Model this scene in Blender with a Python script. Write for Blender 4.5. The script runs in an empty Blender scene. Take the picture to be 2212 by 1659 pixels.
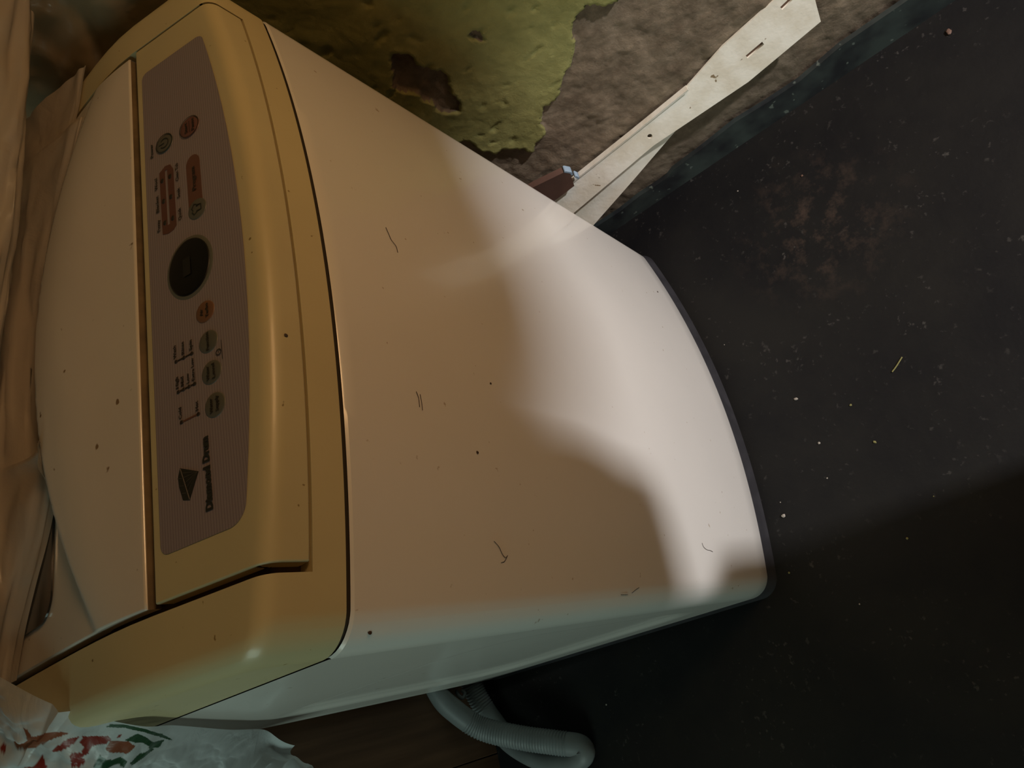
import bpy, bmesh, math, random
from mathutils import Vector, Matrix, noise
random.seed(7)
SC = bpy.context.scene
COL = SC.collection

# ------------------------------------------------------------------ camera
cam_d = bpy.data.cameras.new('camera'); cam = bpy.data.objects.new('camera', cam_d); COL.objects.link(cam)
CAM = Vector((-0.05061, -0.34254, 0.93242))
right = Vector((-0.23852804, -0.73490558, -0.634789))
down = Vector((-0.88347785, 0.43562187, -0.17236675))
fwd = Vector((0.40320126, 0.51975703, -0.75321486))
m = Matrix((right, -down, -fwd)).transposed().to_4x4(); m.translation = CAM
cam.matrix_world = m
cam_d.sensor_fit = 'HORIZONTAL'; cam_d.sensor_width = 36; cam_d.lens = 1534.35 / 2212 * 36
cam_d.clip_start = 0.01
SC.camera = cam

# ------------------------------------------------------------------ world, lights, exposure
w = bpy.data.worlds.new('world'); SC.world = w; w.use_nodes = True
w.node_tree.nodes['Background'].inputs[0].default_value = (0.7, 0.62, 0.5, 1)
w.node_tree.nodes['Background'].inputs[1].default_value = 0.02

def area(name, loc, target, size, size_y, power, color):
    l = bpy.data.lights.new(name, 'AREA'); l.shape = 'RECTANGLE'; l.size = size; l.size_y = size_y
    l.energy = power; l.color = color
    o = bpy.data.objects.new(name, l); COL.objects.link(o); o.location = loc
    o.rotation_euler = (Vector(target) - Vector(loc)).to_track_quat('-Z', 'Y').to_euler()
    return o
area('work_light', (0.06, -2.0, 1.30), (0.3, 0, 0.2), 0.08, 0.09, 42, (0.97, 0.975, 1.0))
area('warm_fill', (0.50, -0.86, 1.08), (0.34, 0.0, 0.52), 0.32, 0.26, 3.1, (1.0, 0.555, 0.245))  # unseen fill standing in for the warm room bounce
area('left_fill', (-1.5, 0.22, 0.9), (0, 0.24, 0.4), 0.5, 1.0, 6.5, (0.72, 1.0, 0.88))  # unseen cool fill added for the left side of the machine
SC.view_settings.view_transform = 'Standard'; SC.view_settings.look = 'None'
SC.view_settings.exposure = 0.0; SC.view_settings.gamma = 1.0
SC.view_settings.use_curve_mapping = False

# ------------------------------------------------------------------ helpers
def tag(o, label=None, cat=None, group=None, kind=None):
    if label: o['label'] = label
    if cat: o['category'] = cat
    if group: o['group'] = group
    if kind: o['kind'] = kind
    return o
def empty(name, loc, label, cat, group=None):
    o = bpy.data.objects.new(name, None); COL.objects.link(o); o.location = loc
    o.empty_display_size = 0.05
    return tag(o, label, cat, group)
def mesh_obj(name, verts, faces, mat, parent=None, smooth=True):
    me = bpy.data.meshes.new(name)
    off = parent_loc(parent)
    me.from_pydata([Vector(v) - off for v in verts], [], faces)
    me.update()
    if mat: me.materials.append(mat)
    if smooth:
        me.polygons.foreach_set('use_smooth', [True] * len(me.polygons))
    o = bpy.data.objects.new(name, me); COL.objects.link(o)
    if parent: o.parent = parent
    return o
def parent_loc(p):
    v = Vector((0, 0, 0))
    while p is not None:
        v = v + p.location; p = p.parent
    return v
def weighted(o, ang=35):
    me = o.data
    bm = bmesh.new(); bm.from_mesh(me)
    bmesh.ops.remove_doubles(bm, verts=bm.verts, dist=1e-6)
    bmesh.ops.recalc_face_normals(bm, faces=bm.faces)
    for e in bm.edges:
        if len(e.link_faces) == 2 and e.calc_face_angle(0) > math.radians(ang): e.smooth = False
    bm.to_mesh(me); bm.free()
    return o
def bevel(o, wd=0.0012, seg=2, ang=35):
    md = o.modifiers.new('bevel', 'BEVEL'); md.width = wd; md.segments = seg
    md.limit_method = 'ANGLE'; md.angle_limit = math.radians(ang)
    return o
def box(name, lo, hi, mat, parent=None, bw=0.0):
    x0, y0, z0 = lo; x1, y1, z1 = hi
    v = [(x0,y0,z0),(x1,y0,z0),(x1,y1,z0),(x0,y1,z0),(x0,y0,z1),(x1,y0,z1),(x1,y1,z1),(x0,y1,z1)]
    f = [(0,3,2,1),(4,5,6,7),(0,1,5,4),(1,2,6,5),(2,3,7,6),(3,0,4,7)]
    o = mesh_obj(name, v, f, mat, parent, smooth=False)
    if bw: bevel(o, bw)
    return o
def smooth01(t):
    t = max(0.0, min(1.0, t)); return t * t * (3 - 2 * t)
def crom(P, t):
    n = len(P) - 1
    t = max(0.0, min(0.99999, t)) * n; i = int(t); f = t - i
    p1, p2 = Vector(P[i]), Vector(P[i + 1])
    p0 = Vector(P[i - 1]) if i > 0 else p1 * 2 - p2
    p3 = Vector(P[i + 2]) if i + 2 <= n else p2 * 2 - p1
    return 0.5 * ((2 * p1) + (p2 - p0) * f + (2 * p0 - 5 * p1 + 4 * p2 - p3) * f * f + (3 * p1 - p0 - 3 * p2 + p3) * f ** 3)
def tube(name, P, rad, mat, parent=None, n=200, k=16, caps=True):
    pts = [crom(P, i / (n - 1)) for i in range(n)]
    V, F = [], []
    up = Vector((0.1, 0.2, 1)).normalized(); acc = 0
    for i, p in enumerate(pts):
        t = (pts[min(i + 1, n - 1)] - pts[max(i - 1, 0)]).normalized()
        if i: acc += (pts[i] - pts[i - 1]).length
        a = t.cross(up)
        if a.length < 1e-4: a = t.cross(Vector((1, 0, 0)))
        a.normalize(); b = t.cross(a).normalized(); up = -b if b.dot(up) < 0 else b
        a = t.cross(up).normalized(); b = up
        r = rad(acc) if callable(rad) else rad
        for j in range(k):
            an = 2 * math.pi * j / k
            V.append(p + (a * math.cos(an) + b * math.sin(an)) * r)
    for i in range(n - 1):
        for j in range(k):
            F.append((i*k+j, i*k+(j+1) % k, (i+1)*k+(j+1) % k, (i+1)*k+j))
    if caps:
        F.append(tuple(range(k))[::-1]); F.append(tuple((n-1)*k+j for j in range(k)))
    return mesh_obj(name, V, F, mat, parent)
def grid_obj(name, fn, nu, nv, mat, parent=None, skip=None, smooth=True):
    V = [fn(i / nu, j / nv) for j in range(nv + 1) for i in range(nu + 1)]
    F = []
    for j in range(nv):
        for i in range(nu):
            if skip and skip(i, j): continue
            a = j * (nu + 1) + i
            F.append((a, a + 1, a + nu + 2, a + nu + 1))
    return mesh_obj(name, V, F, mat, parent, smooth)

# ------------------------------------------------------------------ materials
def mat(name, color, rough=0.5, spec=0.5, coat=0.0, var=0.0, var_scale=20.0, bump=0.0, bump_scale=200.0, color2=None,
        alpha=None, trans=0.0, detail=6.0, speck=0.0, speck_col=(0.1, 0.06, 0.03), speck_scale=120.0):
    M = bpy.data.materials.new(name); M.use_nodes = True
    nt = M.node_tree; B = nt.nodes['Principled BSDF']
    B.inputs['Base Color'].default_value = (*color, 1); B.inputs['Roughness'].default_value = rough
    B.inputs['Specular IOR Level'].default_value = spec; B.inputs['Coat Weight'].default_value = coat
    B.inputs['Coat Roughness'].default_value = 0.08
    tc = nt.nodes.new('ShaderNodeTexCoord')
    out = None
    if var > 0 or color2:
        n = nt.nodes.new('ShaderNodeTexNoise'); n.inputs['Scale'].default_value = var_scale; n.inputs['Detail'].default_value = detail
        nt.links.new(tc.outputs['Object'], n.inputs['Vector'])
        r = nt.nodes.new('ShaderNodeValToRGB')
        c2 = color2 if color2 else tuple(c * (1 - var) for c in color)
        r.color_ramp.elements[0].position = 0.38; r.color_ramp.elements[0].color = (*c2, 1)
        r.color_ramp.elements[1].position = 0.62; r.color_ramp.elements[1].color = (*color, 1)
        nt.links.new(n.outputs['Fac'], r.inputs['Fac']); out = r.outputs['Color']
    if speck > 0:
        v = nt.nodes.new('ShaderNodeTexNoise'); v.inputs['Scale'].default_value = speck_scale; v.inputs['Detail'].default_value = 2
        nt.links.new(tc.outputs['Object'], v.inputs['Vector'])
        r2 = nt.nodes.new('ShaderNodeMapRange'); r2.inputs['From Min'].default_value = 0.74 - speck; r2.inputs['From Max'].default_value = 0.78 - speck
        nt.links.new(v.outputs['Fac'], r2.inputs['Value'])
        mx = nt.nodes.new('ShaderNodeMix'); mx.data_type = 'RGBA'
        nt.links.new(r2.outputs[0], mx.inputs[0])
        if out: nt.links.new(out, mx.inputs[6])
        else: mx.inputs[6].default_value = (*color, 1)
        mx.inputs[7].default_value = (*speck_col, 1); out = mx.outputs[2]
    if out: nt.links.new(out, B.inputs['Base Color'])
    if bump > 0:
        n = nt.nodes.new('ShaderNodeTexNoise'); n.inputs['Scale'].default_value = bump_scale; n.inputs['Detail'].default_value = 5
        nt.links.new(tc.outputs['Object'], n.inputs['Vector'])
        b = nt.nodes.new('ShaderNodeBump'); b.inputs['Strength'].default_value = bump; b.inputs['Distance'].default_value = 0.002
        nt.links.new(n.outputs['Fac'], b.inputs['Height']); nt.links.new(b.outputs['Normal'], B.inputs['Normal'])
    if alpha is not None: B.inputs['Alpha'].default_value = alpha
    if trans: B.inputs['Transmission Weight'].default_value = trans
    return M
M_CAB = mat('white_enamel', (0.74, 0.70, 0.65), 0.26, 0.5, 0.35, var=0.03, var_scale=6, speck=0.004, speck_scale=130, speck_col=(0.45, 0.36, 0.28))
M_COVER = mat('yellowed_plastic', (0.58, 0.490, 0.275), 0.36, 0.4, 0.08, var=0.07, var_scale=9, speck=0.004, speck_scale=150, speck_col=(0.22, 0.15, 0.05))
M_PANEL = mat('cream_panel_plastic', (0.56, 0.480, 0.275), 0.36, 0.4, 0.08, var=0.08, var_scale=9, speck=0.004, speck_scale=140, speck_col=(0.22, 0.16, 0.06))
M_LID = mat('white_lid_plastic', (0.66, 0.60, 0.52), 0.20, 0.5, 0.35, var=0.04, var_scale=8, speck=0.008, speck_scale=90, speck_col=(0.2, 0.13, 0.07))
M_GAP = mat('grimy_gap', (0.10, 0.06, 0.025), 0.8, var=0.4, var_scale=60)
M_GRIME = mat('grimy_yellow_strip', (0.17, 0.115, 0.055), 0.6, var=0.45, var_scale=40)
M_GAPDARK = mat('dark_seam', (0.03, 0.02, 0.01), 0.8)
M_BASE = mat('dark_base_plastic', (0.042, 0.040, 0.045), 0.45, var=0.3, var_scale=40)
M_DARK = mat('smoked_window', (0.012, 0.010, 0.009), 0.12, 0.5, 0.5)
M_DISP = mat('dark_display_film', (0.006, 0.0045, 0.004), 0.45, 0.3)
M_RING = mat('grey_green_ring', (0.115, 0.115, 0.095), 0.4)
M_BTN = mat('grey_green_button', (0.100, 0.097, 0.080), 0.42)
M_ORANGE = mat('orange_button', (0.165, 0.078, 0.042), 0.42)
M_RED = mat('maroon_button', (0.15, 0.062, 0.05), 0.42)
M_PILL = mat('red_brown_print', (0.135, 0.058, 0.040), 0.42)
M_BAND = mat('dark_red_print', (0.115, 0.045, 0.034), 0.42)
M_INK = mat('dark_brown_ink', (0.024, 0.016, 0.012), 0.5)
M_INKG = mat('dark_green_ink', (0.022, 0.023, 0.019), 0.5)
M_LINE = mat('pale_line_print', (0.20, 0.16, 0.13), 0.5)
M_HOSE = mat('grey_white_hose', (0.20, 0.215, 0.22), 0.5, var=0.15, var_scale=25)
M_BAR = mat('white_painted_metal', (0.84, 0.80, 0.70), 0.5, var=0.25, var_scale=30, color2=(0.72, 0.66, 0.54), speck=0.03, speck_scale=90, speck_col=(0.25, 0.18, 0.1), bump=0.2)
M_SLOT = mat('slot_dark_brown', (0.11, 0.055, 0.03), 0.8)
M_CARTON = mat('brown_carton', (0.13, 0.065, 0.045), 0.7, var=0.25, var_scale=30)
M_BLUE = mat('pale_blue_paint', (0.30, 0.40, 0.50), 0.6)
M_HAIR = mat('dark_hair', (0.05, 0.03, 0.02), 0.6)
M_SCRATCH = mat('brown_scratch', (0.16, 0.10, 0.06), 0.6)

# striped control film
def film_mat():
    M = mat('purple_grey_film', (0.235, 0.185, 0.175), 0.36, 0.5)
    nt = M.node_tree; B = nt.nodes['Principled BSDF']; tc = nt.nodes['Texture Coordinate']
    sx = nt.nodes.new('ShaderNodeSeparateXYZ'); nt.links.new(tc.outputs['Object'], sx.inputs[0])
    mu = nt.nodes.new('ShaderNodeMath'); mu.operation = 'MULTIPLY'; mu.inputs[1].default_value = 2 * math.pi / 0.0020
    nt.links.new(sx.outputs['Y'], mu.inputs[0])
    s = nt.nodes.new('ShaderNodeMath'); s.operation = 'SINE'; nt.links.new(mu.outputs[0], s.inputs[0])
    r = nt.nodes.new('ShaderNodeMapRange'); r.inputs['From Min'].default_value = 0.35; r.inputs['From Max'].default_value = 1.0
    r.inputs['To Max'].default_value = 0.55
    nt.links.new(s.outputs[0], r.inputs['Value'])
    mx = nt.nodes.new('ShaderNodeMix'); mx.data_type = 'RGBA'; nt.links.new(r.outputs[0], mx.inputs[0])
    mx.inputs[6].default_value = (0.275, 0.228, 0.240, 1); mx.inputs[7].default_value = (0.125, 0.098, 0.108, 1)
    nt.links.new(mx.outputs[2], B.inputs['Base Color'])
    return M
M_FILM = film_mat()

# ------------------------------------------------------------------ setting
FZ = -0.02
def floor_mat():
    M = mat('black_rubber_floor', (0.020, 0.019, 0.019), 0.66, 0.22)
    nt = M.node_tree; B = nt.nodes['Principled BSDF']; tc = nt.nodes['Texture Coordinate']
    def ns(scale, det=8, rg=0.6):
        n = nt.nodes.new('ShaderNodeTexNoise'); n.inputs['Scale'].default_value = scale; n.inputs['Detail'].default_value = det
        n.inputs['Roughness'].default_value = rg
        nt.links.new(tc.outputs['Object'], n.inputs['Vector']); return n
    n1 = ns(4.0, 6, 0.62); r1 = nt.nodes.new('ShaderNodeValToRGB')
    r1.color_ramp.elements[0].position = 0.38; r1.color_ramp.elements[0].color = (0.0052, 0.0051, 0.0062, 1)
    r1.color_ramp.elements[1].position = 0.62; r1.color_ramp.elements[1].color = (0.0120, 0.0112, 0.0102, 1)
    nt.links.new(n1.outputs['Fac'], r1.inputs['Fac'])
    n2 = ns(120, 3); r2 = nt.nodes.new('ShaderNodeMapRange'); r2.inputs['From Min'].default_value = 0.63; r2.inputs['From Max'].default_value = 0.72
    r2.inputs['To Max'].default_value = 0.7
    nt.links.new(n2.outputs['Fac'], r2.inputs['Value'])
    n3 = ns(9, 5); r3 = nt.nodes.new('ShaderNodeMapRange'); r3.inputs['From Min'].default_value = 0.42; r3.inputs['From Max'].default_value = 0.65
    nt.links.new(n3.outputs['Fac'], r3.inputs['Value'])
    m2 = nt.nodes.new('ShaderNodeMath'); m2.operation = 'MULTIPLY'; nt.links.new(r2.outputs[0], m2.inputs[0]); nt.links.new(r3.outputs[0], m2.inputs[1])
    mx = nt.nodes.new('ShaderNodeMix'); mx.data_type = 'RGBA'
    nt.links.new(m2.outputs[0], mx.inputs[0]); nt.links.new(r1.outputs['Color'], mx.inputs[6]); mx.inputs[7].default_value = (0.075, 0.068, 0.062, 1)
    # rusty dust patch by the wall
    gd = nt.nodes.new('ShaderNodeVectorMath'); gd.operation = 'DISTANCE'; gd.inputs[1].default_value = (0.43, -0.24, FZ)
    nt.links.new(tc.outputs['Object'], gd.inputs[0])
    r4 = nt.nodes.new('ShaderNodeMapRange'); r4.inputs['From Min'].default_value = 0.13; r4.inputs['From Max'].default_value = 0.0; r4.inputs['To Max'].default_value = 1
    nt.links.new(gd.outputs['Value'], r4.inputs['Value'])
    n4 = ns(38, 6, 0.7); r5 = nt.nodes.new('ShaderNodeMapRange'); r5.inputs['From Min'].default_value = 0.5; r5.inputs['From Max'].default_value = 0.68
    nt.links.new(n4.outputs['Fac'], r5.inputs['Value'])
    m4 = nt.nodes.new('ShaderNodeMath'); m4.operation = 'MULTIPLY'; nt.links.new(r4.outputs[0], m4.inputs[0]); nt.links.new(r5.outputs[0], m4.inputs[1])
    mx2 = nt.nodes.new('ShaderNodeMix'); mx2.data_type = 'RGBA'; nt.links.new(m4.outputs[0], mx2.inputs[0])
    nt.links.new(mx.outputs[2], mx2.inputs[6]); mx2.inputs[7].default_value = (0.058, 0.038, 0.028, 1)
    nt.links.new(mx2.outputs[2], B.inputs['Base Color'])
    b = nt.nodes.new('ShaderNodeBump'); b.inputs['Strength'].default_value = 0.25; b.inputs['Distance'].default_value = 0.002
    n6 = ns(60, 6); nt.links.new(n6.outputs['Fac'], b.inputs['Height']); nt.links.new(b.outputs['Normal'], B.inputs['Normal'])
    return M
o = box('floor', (-2.4, -3.2, FZ - 0.05), (0.70, 0.60, FZ), floor_mat()); tag(o, kind='structure')

WX = 0.622
PAINT = [(-0.80, 0.75), (-0.62, 0.50), (-0.40, 0.42), (-0.31, 0.40), (-0.2029, 0.3327), (-0.1866, 0.3402), (-0.176, 0.3597), (-0.1534, 0.3513), (-0.1343, 0.3253), (-0.1115, 0.3049),
         (-0.0862, 0.289), (-0.0377, 0.2735), (-0.0296, 0.2452), (0.005, 0.2363), (0.016, 0.2626), (0.0432, 0.2749), (0.0475, 0.3291), (0.2, 0.33), (0.9, 0.3), (0.9, 3), (-3.4, 3), (-3.4, 0.9)]
HOLE = [(0.0049, 0.4869), (-0.0056, 0.4734), (-0.006, 0.4402), (-0.0128, 0.4196), (0.0007, 0.401), (0.0056, 0.3784), (0.0163, 0.371), (0.03, 0.3836), (0.0259, 0.4188), (0.0375, 0.4592)]
CHIP = [(-0.0746, 0.4386), (-0.0700, 0.4345), (-0.0705, 0.4238), (-0.0735, 0.4238), (-0.0750, 0.4300)]
def poly_sd(P, x, y):
    d = 1e9; ins = False; n = len(P); j = n - 1
    for i in range(n):
        ax, ay = P[j]; bx, by = P[i]; ex, ey = bx - ax, by - ay; wx_, wy_ = x - ax, y - ay
        t = max(0, min(1, (wx_ * ex + wy_ * ey) / (ex * ex + ey * ey)))
        dx, dy = wx_ - ex * t, wy_ - ey * t; d = min(d, dx * dx + dy * dy)
        if ((ay > y) != (by > y)) and (x < (bx - ax) * (y - ay) / (by - ay) + ax): ins = not ins
        j = i
    d = math.sqrt(d); return d if ins else -d
def wall_mat():
    M = mat('peeling_green_paint', (0.3, 0.3, 0.1), 0.75, 0.3)
    nt = M.node_tree; B = nt.nodes['Principled BSDF']; tc = nt.nodes['Texture Coordinate']
    at = nt.nodes.new('ShaderNodeAttribute'); at.attribute_name = 'paint_sd'
    def ns(scale, det=8, rg=0.6):
        n = nt.nodes.new('ShaderNodeTexNoise'); n.inputs['Scale'].default_value = scale; n.inputs['Detail'].default_value = det
        n.inputs['Roughness'].default_value = rg
        nt.links.new(tc.outputs['Object'], n.inputs['Vector']); return n
    def ramp(src, p0, c0, p1, c1):
        r = nt.nodes.new('ShaderNodeValToRGB'); r.color_ramp.elements[0].position = p0; r.color_ramp.elements[0].color = (*c0, 1)
        r.color_ramp.elements[1].position = p1; r.color_ramp.elements[1].color = (*c1, 1); nt.links.new(src, r.inputs['Fac']); return r
    n1 = ns(90, 4)
    a = nt.nodes.new('ShaderNodeMath'); a.operation = 'MULTIPLY_ADD'; a.inputs[1].default_value = 0.006; a.inputs[2].default_value = -0.003
    nt.links.new(n1.outputs['Fac'], a.inputs[0])
    s = nt.nodes.new('ShaderNodeMath'); s.operation = 'ADD'; nt.links.new(at.outputs['Fac'], s.inputs[0]); nt.links.new(a.outputs[0], s.inputs[1])
    mr = nt.nodes.new('ShaderNodeMapRange'); mr.inputs['From Min'].default_value = -0.0004; mr.inputs['From Max'].default_value = 0.0006
    nt.links.new(s.outputs[0], mr.inputs['Value'])
    g = ramp(ns(14, 8, 0.65).outputs['Fac'], 0.30, (0.235, 0.22, 0.070), 0.70, (0.40, 0.38, 0.14))
    p = ramp(ns(22, 10, 0.7).outputs['Fac'], 0.28, (0.10, 0.068, 0.042), 0.70, (0.31, 0.235, 0.16))
    mx = nt.nodes.new('ShaderNodeMix'); mx.data_type = 'RGBA'; nt.links.new(mr.outputs[0], mx.inputs[0])
    nt.links.new(p.outputs['Color'], mx.inputs[6]); nt.links.new(g.outputs['Color'], mx.inputs[7])
    # damp grime near the floor: real dirt on the bare plaster
    sx = nt.nodes.new('ShaderNodeSeparateXYZ'); nt.links.new(tc.outputs['Object'], sx.inputs[0])
    n5 = ns(30, 6); ad = nt.nodes.new('ShaderNodeMath'); ad.operation = 'MULTIPLY_ADD'; ad.inputs[1].default_value = 0.09
    nt.links.new(n5.outputs['Fac'], ad.inputs[0]); nt.links.new(sx.outputs['Z'], ad.inputs[2])
    r6 = nt.nodes.new('ShaderNodeMapRange'); r6.inputs['From Min'].default_value = 0.16; r6.inputs['From Max'].default_value = 0.09; r6.inputs['To Max'].default_value = 0.35
    nt.links.new(ad.outputs[0], r6.inputs['Value'])
    mx2 = nt.nodes.new('ShaderNodeMix'); mx2.data_type = 'RGBA'; nt.links.new(r6.outputs[0], mx2.inputs[0])
    nt.links.new(mx.outputs[2], mx2.inputs[6]); mx2.inputs[7].default_value = (0.075, 0.06, 0.045, 1)
    nt.links.new(mx2.outputs[2], B.inputs['Base Color'])
    b = nt.nodes.new('ShaderNodeBump'); b.inputs['Strength'].default_value = 0.55; b.inputs['Distance'].default_value = 0.003
    n7 = ns(150, 8, 0.7); nt.links.new(n7.outputs['Fac'], b.inputs['Height']); nt.links.new(b.outputs['Normal'], B.inputs['Normal'])
    return M
def arange(a, b, s):
    r = []; x = a
    while x < b - 1e-9: r.append(x); x += s
    return r
ys = arange(-3.2, -0.62, 0.129) + arange(-0.62, 0.12, 0.003) + arange(0.12, 0.50, 0.02) + [0.55]
zs = arange(FZ, 0.70, 0.003) + arange(0.70, 1.2, 0.04) + arange(1.2, 2.41, 0.2) + [2.41]
V, F, SD = [], [], []
for z in zs:
    for y in ys:
        jit = 0.010 * (noise.fractal(Vector((y * 45, z * 45, 3.1)), 0.8, 2.0, 4))
        sd = min(poly_sd(PAINT, y, z), -poly_sd(HOLE, y, z), -poly_sd(CHIP, y, z)) + jit * 0.6
        rough = noise.fractal(Vector((y * 38, z * 30, 0.0)), 0.75, 2.1, 5)
        pits = noise.noise(Vector((y * 55, z * 85, 9)))
        h = 0.0035 * smooth01((sd + 0.001) / 0.002)
        if sd > 0: h += 0.0010 * rough + (-0.0025 * smooth01((pits - 0.38) / 0.25)) + 0.0012 * math.exp(-sd / 0.006)
        else: h += 0.0022 * rough - 0.002
        V.append((WX - h, y, z)); SD.append(sd)
nY = len(ys)
for j in range(len(zs) - 1):
    for i in range(nY - 1):
        a = j * nY + i; F.append((a, a + nY, a + nY + 1, a + 1))
wall = mesh_obj('wall_right', V, F, wall_mat()); tag(wall, kind='structure')
at = wall.data.attributes.new('paint_sd', 'FLOAT', 'POINT'); at.data.foreach_set('value', SD)
# back wall of brown boards, other walls and ceiling
def wood_mat():
    M = mat('dark_brown_wood', (0.05, 0.025, 0.014), 0.55)
    nt = M.node_tree; B = nt.nodes['Principled BSDF']; tc = nt.nodes['Texture Coordinate']
    mp = nt.nodes.new('ShaderNodeMapping'); mp.inputs['Scale'].default_value = (28, 28, 1.6); nt.links.new(tc.outputs['Object'], mp.inputs[0])
    n = nt.nodes.new('ShaderNodeTexNoise'); n.inputs['Scale'].default_value = 2.5; n.inputs['Detail'].default_value = 7
    nt.links.new(mp.outputs[0], n.inputs['Vector'])
    r = nt.nodes.new('ShaderNodeValToRGB'); r.color_ramp.elements[0].position = 0.3; r.color_ramp.elements[0].color = (0.085, 0.040, 0.020, 1)
    r.color_ramp.elements[1].position = 0.7; r.color_ramp.elements[1].color = (0.17, 0.085, 0.045, 1)
    nt.links.new(n.outputs['Fac'], r.inputs['Fac']); nt.links.new(r.outputs['Color'], B.inputs['Base Color'])
    return M
M_WOOD = wood_mat()
wb = box('wall_back', (-2.4, 0.545, FZ), (0.66, 0.60, 2.4), M_GAPDARK); tag(wb, kind='structure')
for i in range(17):
    x0 = 0.61 - i * 0.18
    box('board', (x0 - 0.1785, 0.531, FZ), (x0, 0.545, 2.4), M_WOOD, wb, 0.0008)
M_PLAST = mat('brown_wall_paint', (0.20, 0.15, 0.10), 0.8, var=0.15, var_scale=4)
tag(box('wall_left', (-2.45, -3.2, FZ), (-2.4, 0.60, 2.4), M_PLAST), kind='structure')
tag(box('wall_front', (-2.4, -3.25, FZ), (0.66, -3.2, 2.4), M_PLAST), kind='structure')
tag(box('ceiling', (-2.45, -3.25, 2.4), (0.70, 0.60, 2.45), M_PLAST), kind='structure')

# flat shapes from 2D curves (holes by even-odd fill)
DG = None
def flat_shape(name, polys, mat_, parent, place, extrude=0.0, res=None):
    cu = bpy.data.curves.new(name, 'CURVE'); cu.dimensions = '2D'; cu.fill_mode = 'BOTH'; cu.extrude = extrude
    for P in polys:
        sp = cu.splines.new('POLY'); sp.points.add(len(P) - 1); sp.use_cyclic_u = True
        for k, (x, y) in enumerate(P): sp.points[k].co = (x, y, 0, 1)
    return curve_to(name, cu, mat_, parent, place)
def curve_to(name, cu, mat_, parent, place):
    tmp = bpy.data.objects.new('tmp', cu); COL.objects.link(tmp)
    dg = bpy.context.evaluated_depsgraph_get(); dg.update()
    me = bpy.data.meshes.new_from_object(tmp.evaluated_get(dg))
    bpy.data.objects.remove(tmp); bpy.data.curves.remove(cu)
    off = parent_loc(parent)
    for v in me.vertices: v.co = Vector(place(v.co.x, v.co.y, v.co.z)) - off
    me.materials.clear(); me.materials.append(mat_); me.name = name
    o = bpy.data.objects.new(name, me); COL.objects.link(o)
    if parent: o.parent = parent
    return o

# skirting: dark vinyl turned up the wall
sk = [(0.50, 0.018), (0.2, 0.018), (0.04, 0.0179), (0.00, 0.016), (-0.04, 0.020), (-0.0912, 0.0183), (-0.105, 0.026), (-0.16, 0.029), (-0.2138, 0.0353), (-0.26, 0.030), (-0.3071, 0.0276),
      (-0.3673, 0.0394), (-0.4412, 0.038), (-0.8, 0.04), (-3.15, 0.04), (-3.15, FZ), (0.50, FZ)]
M_SKIRT = mat('dark_green_black_vinyl', (0.046, 0.057, 0.052), 0.42, var=0.4, var_scale=18, color2=(0.019, 0.020, 0.022), speck=0.06, speck_scale=75, speck_col=(0.12, 0.14, 0.12))
o = flat_shape('baseboard_right', [sk], M_SKIRT, None, lambda a, b, c: (WX - 0.0095 + c, a, b), 0.0035)
tag(o, kind='structure'); bevel(o, 0.001)

# ------------------------------------------------------------------ washing machine
W, D, H = 0.54, 0.501, 0.662
RC = 0.022; RT = 0.015; RB = 0.012
def bulge(x): return 0.034 * (1 - ((x - 0.27) / 0.27) ** 2)
def yfront(x):
    y = -bulge(x); e = min(x, W - x)
    if e < RC: y += RC - math.sqrt(max(0, RC * RC - (RC - e) ** 2))
    return y
def drop(x):
    e = min(x, W - x)
    return RT - math.sqrt(max(0, RT * RT - (RT - e) ** 2)) if e < RT else 0.0
def Zt(y):
    return 0.714 + (y + 0.02) * 0.2667 if y < 0.07 else 0.738 + 0.010 * (1 - math.exp(-(y - 0.07) / 0.0375))
A1 = math.radians(75)
def S(x, st, off=0.0):
    yf = yfront(x); dr = drop(x)
    ye = yf + RB * (1 - math.cos(A1)); zc = Zt(ye) - RB * math.sin(A1)
    k, v = st
    if k == 'z':
        t = (v - 0.664) / (0.704 - 0.664)
        z = 0.664 + t * (zc - dr - 0.664) if t > 0.6 else v
        if t > 0.6:
            t0 = 0.6; z0 = 0.664 + t0 * 0.04; z = z0 + (t - t0) / (1 - t0) * (zc - dr - z0)
        return Vector((x, yf + off, z))
    if k == 'b':
        a = v * A1
        return Vector((x, yf + RB - (RB - off) * math.cos(a), zc - dr + (RB - off) * math.sin(a)))
    y = ye + (0.07 - ye) * v if k == 't' else 0.07 + (v - 1) * 1.0 * 0.43
    return Vector((x, y, Zt(y) - dr - off))
def stations(zlo, yhi_t, back=None, nb=6, nt=12, nk=24):
    st = [('z', zlo + (0.704 - zlo) * i / 5) for i in range(5)] + [('b', i / nb) for i in range(nb)] + [('t', i / nt * yhi_t) for i in range(nt + 1)]
    if back: st += [('k', 1 + (back - 0.07) / 0.43 * (i / nk)) for i in range(1, nk + 1)]
    return st
def xs_range(a, b, n=40):
    base = [a + (b - a) * i / n for i in range(n + 1)]
    for e in (0.0004, 0.0015, 0.003, 0.005, 0.0075, 0.0105, 0.014, 0.018, 0.022):
        for q in (e, W - e):
            if a < q < b: base.append(q)
    return sorted(set(round(q, 6) for q in base))
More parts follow.
